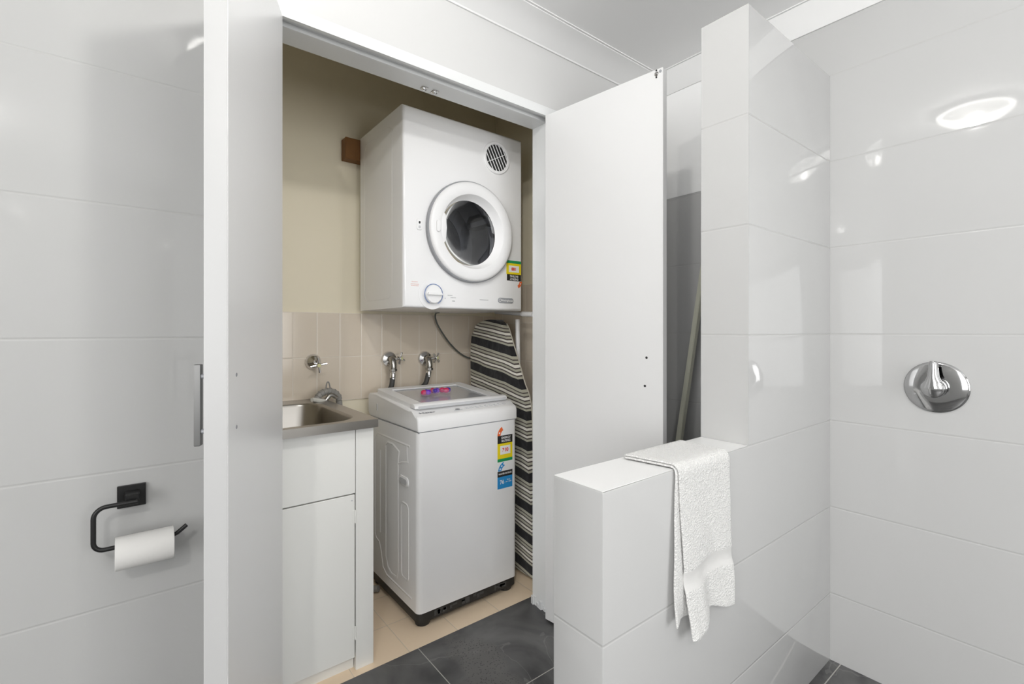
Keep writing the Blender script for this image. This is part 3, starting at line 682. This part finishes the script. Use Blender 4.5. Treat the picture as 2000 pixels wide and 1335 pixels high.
# ------------------------------------------------------------------ laundry capsules on the lid
def capsule(x, y, rot, cols, label):
    z = lidz(y) + .0042; e = thing('laundry_capsule', label, 'laundry capsule', (x, y, z), 'laundry capsules on the washing machine lid')
    e.rotation_euler = (0, 0, rot)
    def pil(nm, cx, cy, rx, ry, rz, m, zc):
        b = new(); bmesh.ops.create_uvsphere(b, u_segments=24, v_segments=14, radius=1)
        for v in b.verts:
            c = v.co; s = 1 / max(abs(c.x) ** 3 + abs(c.y) ** 3, .3) ** .1
            v.co = Vector((cx + c.x * rx * s, cy + c.y * ry * s, zc + c.z * rz))
        me = bpy.data.meshes.new(nm); b.to_mesh(me); b.free(); me.materials.append(m); me.polygons.foreach_set('use_smooth', [True] * len(me.polygons))
        o = bpy.data.objects.new(nm, me); COL.objects.link(o); o.parent = e; return o
    pil('film', 0, 0, .027, .024, .014, M_film, .0145)
    for k, (cx, cy) in enumerate(((-.013, .004), (.012, .007), (.002, -.010))):
        pil('gel_chamber', cx, cy, .0140, .0110, .0115, cols[k], .0200)
capsule(1.000, 1.870, .5, (M_podr, M_podb, M_podp), 'purple and crimson laundry capsule on the lid, nearest the sink')
capsule(1.052, 1.885, 1.4, (M_podb, M_podr, M_podp), 'indigo and crimson laundry capsule in the middle of the three on the lid')
capsule(1.102, 1.880, -.4, (M_podr, M_podb, M_podr), 'crimson laundry capsule with an indigo end on the lid, nearest the ironing board')

# ================================================================== TROUGH CABINET AND SINK
CX0, CX1, CY0 = .10, .645, 1.585
T = thing('trough_cabinet', 'white laundry cabinet with a cupboard door under the steel sink', 'cabinet', ((CX0 + CX1) / 2, 1.88, 0))
b = new(); box(b, (CX0, CY0 + .018, .04), (CX0 + .016, YB - .012, .815)); box(b, (CX1 - .016, CY0 + .02, .0), (CX1, YB - .012, .8)); box(b, (CX0, YB - .03, .04), (CX1, YB - .012, .6)); box(b, (CX0 + .016, CY0 + .03, .05), (CX1 - .016, YB - .03, .066))
obj('carcass', b, M_cupb, T)
b = new(); box(b, (.5835, CY0, .0), (CX1, CY0 + .018, .812), .001, 1); PS = obj('end_post', b, M_cupb, T)
b = new(); box(b, (CX0, CY0, .5975), (.5815, CY0 + .016, .812), .0015, 1); obj('apron_panel', b, M_cupb, T)
b = new(); box(b, (CX0, CY0, .045), (.5800, CY0 + .016, .5935), .0015, 1); D = obj('door', b, M_cupb, T)
for z in (.5196, .1284):
    b = new(); tube(b, [(.5815, CY0 - .003, z - .022), (.5815, CY0 - .003, z + .022)], .0032, 10); box(b, (.572, CY0 - .0012, z - .02), (.5835, CY0, z + .02)); obj('hinge', b, M_cupb, D)
b = new(); lathe(b, [(0, -.001), (.0025, -.001), (.0025, .0)], (.570, CY0, .575), 'Y', 10); obj('screw', b, M_lgrey, D)
b = new(); box(b, (CX0, CY0 + .022, .0), (.5835, CY0 + .036, .044)); obj('kickboard', b, M_cupb, T)

SX0, SX1, SY0, SY1, SZ = .09, .652, 1.556, YB - .009, .8445
T = thing('laundry_sink', 'stainless steel laundry sink set on the white cabinet', 'sink', ((SX0 + SX1) / 2, SY0, SZ))
b = new(); bx0, bx1, by0, by1 = .14, .600, 1.588, 2.075
O_ = rrect(SX0, SY0, SX1, SY1, .004, 8); I_ = rrect(bx0, by0, bx1, by1, .085, 8)
vo = [b.verts.new((x, y, SZ)) for x, y in O_]; rings = []
for dz, ins in ((0, 0), (-.003, .0025), (-.010, .006), (-.20, .018), (-.225, .03), (-.235, .055)):
    q = rrect(bx0 + ins, by0 + ins, bx1 - ins, by1 - ins, max(.085 - ins * .3, .03), 8); rings.append([b.verts.new((x, y, SZ + dz)) for x, y in q])
n_ = len(vo)
for a, c in zip([vo] + rings, rings):
    for i in range(n_): b.faces.new([a[i], a[(i + 1) % n_], c[(i + 1) % n_], c[i]])
b.faces.new(list(reversed(rings[-1])))
lo = [b.verts.new((x, y, SZ - .028)) for x, y in O_]
for i in range(n_): b.faces.new([vo[i], lo[i], lo[(i + 1) % n_], vo[(i + 1) % n_]])
obj('basin_and_deck', b, M_steel, T)
b = new(); lathe(b, [(0, 0), (.03, .001), (.036, .003)], (.37, 1.83, SZ - .235), 'Z', 32); obj('waste', b, M_chrome, T)

# washing machine drain hose with crook hooked over the sink
T = thing('drain_hose', 'grey washing machine drain hose with a curved crook hooked over the sink edge', 'hose', (.68, 2.12, SZ))
b = new(); cx, cz, yy = .655, .822, 2.125; P = []
for i in range(21): a = math.radians(178 - 170 * i / 20); P.append((cx + .052 * math.cos(a), yy - .02 + .02 * i / 20, cz + .012 + .048 * math.sin(a)))
tube(b, P, .0135, 14); G = obj('crook', b, M_ghose, T, label='grey ribbed crook')
b = new()
for i in range(2, 20, 2): 
    p = Vector(P[i]); t_ = (Vector(P[i + 1]) - Vector(P[i - 1])).normalized(); lathe(b, [(.0137, -.002), (.0155, -.001), (.0155, .001), (.0137, .002)], p, t_, 14)
obj('crook_rib', b, M_ghose, G)['kind'] = 'stuff'
b = new(); tube(b, smooth_path([(.648, yy - .008, cz + .068), (.651, yy - .008, cz + .092), (.6565, yy - .008, cz + .100), (.662, yy - .008, cz + .092), (.667, yy - .008, cz + .066)], 6), .0028, 8); obj('hanging_loop', b, M_ghose, G)
b = new(); tube(b, smooth_path([(.640, 2.10, .840), (.612, 2.085, .848), (.588, 2.07, .856), (.574, 2.06, .858)], 6), lambda t: .011 - .003 * t, 12); obj('spout_end', b, mat('pale_plastic', (.72, .71, .66), .35), G)
b = new(); tube(b, smooth_path([(.640, 2.095, .845), (.663, 2.10, .866), (.690, 2.105, .852)], 6), .009, 12); obj('hose_clip', b, M_darkchrome, G)
b = new(); tube(b, smooth_path([(.7065, 2.125, .836), (.715, 2.13, .74), (.74, 2.13, .45), (.75, 2.12, .2), (.765, 2.09, .05), (.79, 2.045, .018), (.815, 2.01, .016), (.832, 1.99, .02)], 8), .0135, 14); obj('hose', b, M_ghose, T)

# ================================================================== TAPS
def cross_handle(parent, c, ax, rot, r, m=M_chrome, cap=M_cap):
    ax = Vector(ax).normalized(); u = ax.orthogonal().normalized(); v = ax.cross(u); c = Vector(c); b = new()
    lathe(b, [(0, -.012), (.009, -.012), (.0105, -.004), (.0105, .006), (.008, .009), (0, .009)], c, ax, 20)
    for k in range(4):
        a = rot + k * PI / 2; d_ = u * math.cos(a) + v * math.sin(a)
        tube(b, [c + d_ * .006, c + d_ * r * .6, c + d_ * r], lambda t: .0040 + .0018 * t, 10)
    h_ = obj('cross_handle', b, m, parent)
    b = new(); lathe(b, [(.008, .0085), (.0078, .0105), (0, .0112)], c, ax, 20); obj('index_button', b, cap, h_); return h_
T = thing('wall_tap', 'chrome cross handled tap on the beige tiles above the sink', 'tap', (.615, YB - .008, 1.008))
b = new(); lathe(b, [(0, -.001), (.034, -.001), (.034, -.005), (.031, -.014), (.023, -.024), (.013, -.030), (.010, -.034), (.010, -.052), (0, -.052)], (.615, YB - .008, 1.008), 'Y', 40); obj('flange', b, M_chrome, T)
cross_handle(T, (.615 + .006, YB - .072, .996), (-.05, -1, -.2), .95, .034)
def washer_tap(x, z, hx, lab, hot):
    T = thing('washing_machine_tap', lab, 'tap', (x, YB - .008, z), 'washing machine taps on the tiles')
    b = new(); lathe(b, [(0, -.001), (.038, -.001), (.038, -.006), (.034, -.013), (.019, -.020), (.013, -.024)], (x, YB - .008, z), 'Y', 36); obj('flange', b, M_chrome, T)
    b = new(); c = Vector((x, YB - .008, z)); tube(b, smooth_path([c + Vector((0, -.01, 0)), c + Vector((.0, -.035, .0)), c + Vector((.0, -.047, -.008)), c + Vector((0, -.052, -.03)), c + Vector((0, -.052, -.046))], 6), .0165, 16)
    lathe(b, [(.014, -.058), (.0195, -.055), (.0195, -.045), (.013, -.042)], c + Vector((0, -.052, 0)), 'Z', 8); obj('valve_body', b, M_darkchrome, T)
    b = new(); s = c + Vector((.006, -.036, 0)); e = Vector((hx, YB - .06, z + .004)); tube(b, [s, (s + e) / 2, e], .0065, 12); obj('spindle', b, M_darkchrome, T)
    cross_handle(T, e, (.45, -.88, .05), .5 if hot else .1, .030, M_chrome)
    return c
washer_tap(.968, 1.006, 1.006, 'chrome washing machine tap on the tiles, nearer the sink', 1)
washer_tap(1.162, 1.002, 1.202, 'chrome washing machine tap on the tiles, nearer the ironing board', 0)
for x0, x1, lab in ((.968, .95, 'dark inlet hose hanging from the tap nearer the sink'), (1.162, 1.115, 'dark inlet hose hanging from the tap nearer the ironing board')):
    T = thing('inlet_hose', lab, 'hose', (x0, YB - .06, .945), 'inlet hoses behind the washing machine')
    yy = YB - .06; k = (x1 - x0)
    b = new(); tube(b, smooth_path([(x0 + k * .1, yy, .93), (x0 + k * .45, yy, .88), (x0 + k * .9, yy + .022, .845), (x0 + k, yy + .026, .79), (x0 + k, yy + .026, .70)], 6), .0122, 14); obj('hose', b, M_hose, T)
    b = new(); lathe(b, [(.0130, 0), (.0136, .002), (.0136, .026), (.012, .030)], (x0 + k * .12, yy, .912), (-k * .3, 0, .1), 16); obj('ferrule', b, M_chrome, T)
    b = new(); lathe(b, [(.0125, 0), (.0145, .003), (.0145, .014), (.0125, .017)], (x0, yy, .94), 'Z', 6); obj('hex_nut', b, M_darkchrome, T)

# ================================================================== IRONING BOARD
T = thing('ironing_board', 'folded ironing board with a black and cream striped cover standing by the closet side wall', 'ironing board', (1.43, 1.85, 0))
b = new()
out = smooth_path([(1.640, .012, 0), (1.645, .30, 0), (1.672, .56, 0), (1.682, .76, 0), (1.700, .84, 0), (1.735, .90, 0), (1.772, .985, 0), (1.810, 1.06, 0), (1.845, 1.135, 0), (1.872, 1.178, 0), (1.93, 1.198, 0), (2.02, 1.196, 0), (2.10, 1.17, 0), (2.14, 1.10, 0), (2.145, .90, 0), (2.11, .5, 0), (2.06, .012, 0)], 5)
prism(b, [(p.x, p.y) for p in out], 'X', 1.415, 1.447, .012, 4); obj('striped_cover', b, M_stripe, T)
b = new(); tube(b, smooth_path([(1.452, p.x + .004, p.y) for p in out[0:46:3]], 3), .004, 8); obj('cover_hem', b, mat('beige_hem_cord', (.55, .52, .44), .9), T)
b = new(); tube(b, [(1.49, 1.838, 1.20), (1.49, 1.826, .70), (1.49, 1.85, .12)], .0115, 14); lg = obj('leg', b, M_whitep, T, label='white tubular leg')
b = new(); tube(b, [(1.50, 1.98, 1.20), (1.50, 2.0, .70), (1.50, 1.95, .12)], .0115, 14); obj('leg', b, M_greyp, T, label='grey tubular leg')
b = new(); tube(b, [(1.49, 2.02, 1.243), (1.49, 1.80, 1.226)], .010, 14); fb = obj('foot_bar', b, M_lgrey, T)
b = new(); tube(b, [(1.49, 1.801, 1.226), (1.49, 1.72, 1.222)], .0125, 14); obj('foot_cap', b, M_whitep, fb)

# ================================================================== PALE POLE behind the partition
b = new(); a0 = Vector((1.56, 1.10, .0)); a1 = Vector((1.862, 1.06, 1.42)); dd = (a1 - a0).normalized(); s1 = Vector((1, 0, 0)); s1 = (s1 - dd * s1.dot(dd)).normalized(); s2 = dd.cross(s1)
vs = [b.verts.new(p + s1 * i * .0125 + s2 * j * .010) for p in (a0 + Vector((0, 0, .004)), a1) for i, j in ((-1, -1), (1, -1), (1, 1), (-1, 1))]
for f in ((0, 1, 2, 3), (7, 6, 5, 4), (0, 4, 5, 1), (1, 5, 6, 2), (2, 6, 7, 3), (3, 7, 4, 0)): b.faces.new([vs[i] for i in f])
bmesh.ops.bevel(b, geom=list(b.edges), offset=.002, segments=2, affect='EDGES')
tag(obj('timber_pole', b, M_pole), 'pale square timber pole leaning on the tiles behind the partition wall', 'pole')

# ================================================================== TOWEL over the partition
T = thing('hand_towel', 'white terry hand towel folded over the low end of the partition wall', 'towel', (1.05, YN, ZP))
def towel_sheet(x0, x1, zend, off, wave, nm, th, nx=40):
    """drape: across the top, over the front edge, down the face"""
    path = []
    yb = YN + NT - .012
    path += [(yb + .006, ZP + .003 + off)] if False else []
    for i in range(9): path.append((yb - (yb - (YN + .008)) * i / 8, ZP + .004 + off))
    for i in range(1, 5):
        a = PI / 2 * i / 5; r = .010 + off; path.append((YN + .006 - r * math.sin(a) , ZP - .006 + r * math.cos(a)))
    nz = 34
    for i in range(nz + 1): path.append((YN - .005 - off, ZP - .008 - (ZP - .008 - zend) * i / nz))
    b = new(); G_ = []
    for j, (y, z) in enumerate(path):
        row = []; drop = max(0, (ZP - z)) / (ZP - zend) if z < ZP else 0
        topf = max(0, 1 - j / 8) if j < 9 else 0
        for i in range(nx + 1):
            u = i / nx; x = x0 + (x1 - x0) * u
            lean = drop * wave['dx'] * (1 - u) + drop * wave.get('dxr', 0) * u
            # top lies slightly askew
            x_ = x + lean + topf * (wave['top0'] * (1 - u) + wave['top1'] * u)
            out_ = (drop ** 2) * wave['bulge'](u) - (.0035 if wave.get('band') and wave['band'][0] < j <= wave['band'][1] - 1 else 0) + (drop ** 1.5) * (wave['amp'] * (.5 + .5 * math.sin(wave['ph'] + u * wave['fr'] * 2 * PI)) + .003 * math.sin(u * 17 + z * 30))
            zz = z + (drop ** 3) * wave['hem'](u); yy_ = y - out_
            row.append(b.verts.new((x_, yy_, zz)))
        G_.append(row)
    for a, c in zip(G_, G_[1:]):
        for i in range(nx): b.faces.new([a[i], a[i + 1], c[i + 1], c[i]])
    # faces between the two band rows become the flat woven band
    o = obj(nm, b, [M_towel, M_towelband], T, smooth=180)
    s = o.modifiers.new('thickness', 'SOLIDIFY'); s.thickness = th; s.offset = 1
    sb = o.modifiers.new('subdivision', 'SUBSURF'); sb.levels = 1; sb.render_levels = 1
    nrow = len(path); me = o.data
    for p in me.polygons:
        r_ = p.index // nx
        if wave.get('band') and wave['band'][0] <= r_ < wave['band'][1]: p.material_index = 1
    tx = bpy.data.textures.new('terry', 'CLOUDS'); tx.noise_scale = .003
    dm_ = o.modifiers.new('pile', 'DISPLACE'); dm_.texture = tx; dm_.strength = .0009; dm_.texture_coords = 'LOCAL'
    return o
def ss(a, b_, u): t = min(max((u - a) / (b_ - a), 0), 1); return t * t * (3 - 2 * t)
towel_sheet(.944, 1.160, .497, .000, dict(dx=-.026, dxr=-.02, top0=-.02, top1=.0, amp=.004, ph=1, fr=.8, hem=lambda u: .004 * math.sin(u * 9), bulge=lambda u: .014 * (1 - ss(0, .25, u)), band=None), 'under_fold', .0045)
towel_sheet(.947, 1.172, .452, .0055, dict(dx=.018, dxr=.002, top0=-.02, top1=.0, amp=.004, ph=2.6, fr=1.0,
            hem=lambda u: .004 + .028 * ss(.28, .5, u) - .022 * ss(.5, 1, u), bulge=lambda u: .026 * (1 - ss(.22, .55, u)) * ss(-.2, .12, u) + .012 * ss(.6, 1, u), band=(33, 37)), 'upper_fold', .0045)

# ================================================================== TOILET ROLL HOLDER
T = thing('toilet_roll_holder', 'matt black open arm toilet roll holder on the left tiled wall', 'toilet roll holder', (-.006, YC, .77))
b = new(); box(b, (-.032, YC - .009, .744), (.0195, YC - .0001, .7935), .001, 1); box(b, (-.018, YC - .045, .756), (.008, YC - .008, .782), .002, 1); obj('wall_plate', b, M_blackm, T)
b = new(); yh = YC - .056; hx = lambda x, z: (x, yh, z)
P = [(.004, yh, .7675), (-.015, yh, .7675), (-.040, yh, .7675)]
for i in range(1, 9): a = PI / 2 * i / 8; P.append((-.047 - .0225 * math.sin(a), yh, .745 + .0225 * math.cos(a)))
P.append((-.0695, yh, .715))
for i in range(0, 9): a = PI / 2 * i / 8; P.append((-.0515 - .018 * math.cos(a), yh, .694 - .018 * math.sin(a)))
P += [(-.02, yh, .676), (.068, yh, .676), (.076, yh, .679), (.094, yh, .693)]
tube(b, P, .0047, 14); obj('arm', b, M_blackm, T)
T = thing('toilet_roll', 'nearly used up white toilet roll hanging on the black holder', 'toilet roll', (.0185, yh, .661))
b = new(); c = (-.034, yh, .6610); lathe(b, [(.0205, 0), (.034, 0), (.035, .001), (.035, .1025), (.034, .1035), (.0205, .1035)], c, 'X', 48, close=True); obj('paper', b, M_paper, T)
b = new(); lathe(b, [(.0195, .0005), (.0204, .0005), (.0204, .103), (.0195, .103)], c, 'X', 40, close=True); obj('core', b, M_card, T)
b = new(); prism(b, [(yh + .0345, .662), (yh + .0357, .662), (yh + .0352, .628), (yh + .0342, .628)], 'X', -.033, .0685); obj('loose_sheet', b, M_paper, T)

# ================================================================== SHOWER MIXER
mx_, my, mz = XS, .333, .974
T = thing('shower_mixer', 'chrome lever shower mixer with round plate on the shower wall', 'shower mixer', (mx_, my, mz))
b = new(); lathe(b, [(0, -.0001), (.0745, -.0001), (.0765, -.002), (.0765, -.004), (.0745, -.0065), (.070, -.0080), (.04, -.0088), (0, -.0088)], (mx_, my, mz), 'X', 72); obj('wall_plate', b, M_mixchrome, T)
b = new(); lathe(b, [(.027, -.008), (.027, -.024), (.024, -.026)], (mx_, my, mz), 'X', 48); obj('collar', b, M_black, T, label='black collar')
b = new(); lathe(b, [(.024, -.018), (.028, -.020), (.029, -.026), (.0285, -.044), (.026, -.050), (.020, -.053), (0, -.054)], (mx_, my, mz), 'X', 48); HB = obj('handle_body', b, M_mixchrome, T)
b = new()
sec = [(.000, -.053, .026), (.020, -.052, .020), (.036, -.050, .0135), (.060, -.047, .0115), (.074, -.046, .011), (.080, -.045, .008)]   # height, front x, half width
F_ = []
for dz, fx, hw in sec:
    row = []
    for k in range(13):
        a = PI * k / 12; row.append(b.verts.new((mx_ + fx + .014 * (1 - math.sin(a)) - (.004 if 0 < k < 12 else 0), my + hw * math.cos(a), mz + dz)))
    F_.append(row)
for p, q in zip(F_, F_[1:]):
    for k in range(12): b.faces.new([p[k], p[k + 1], q[k + 1], q[k]])
    b.faces.new([p[12], p[0], q[0], q[12]])
b.faces.new(F_[0]); b.faces.new(list(reversed(F_[-1])))
obj('lever', b, M_mixchrome, HB)
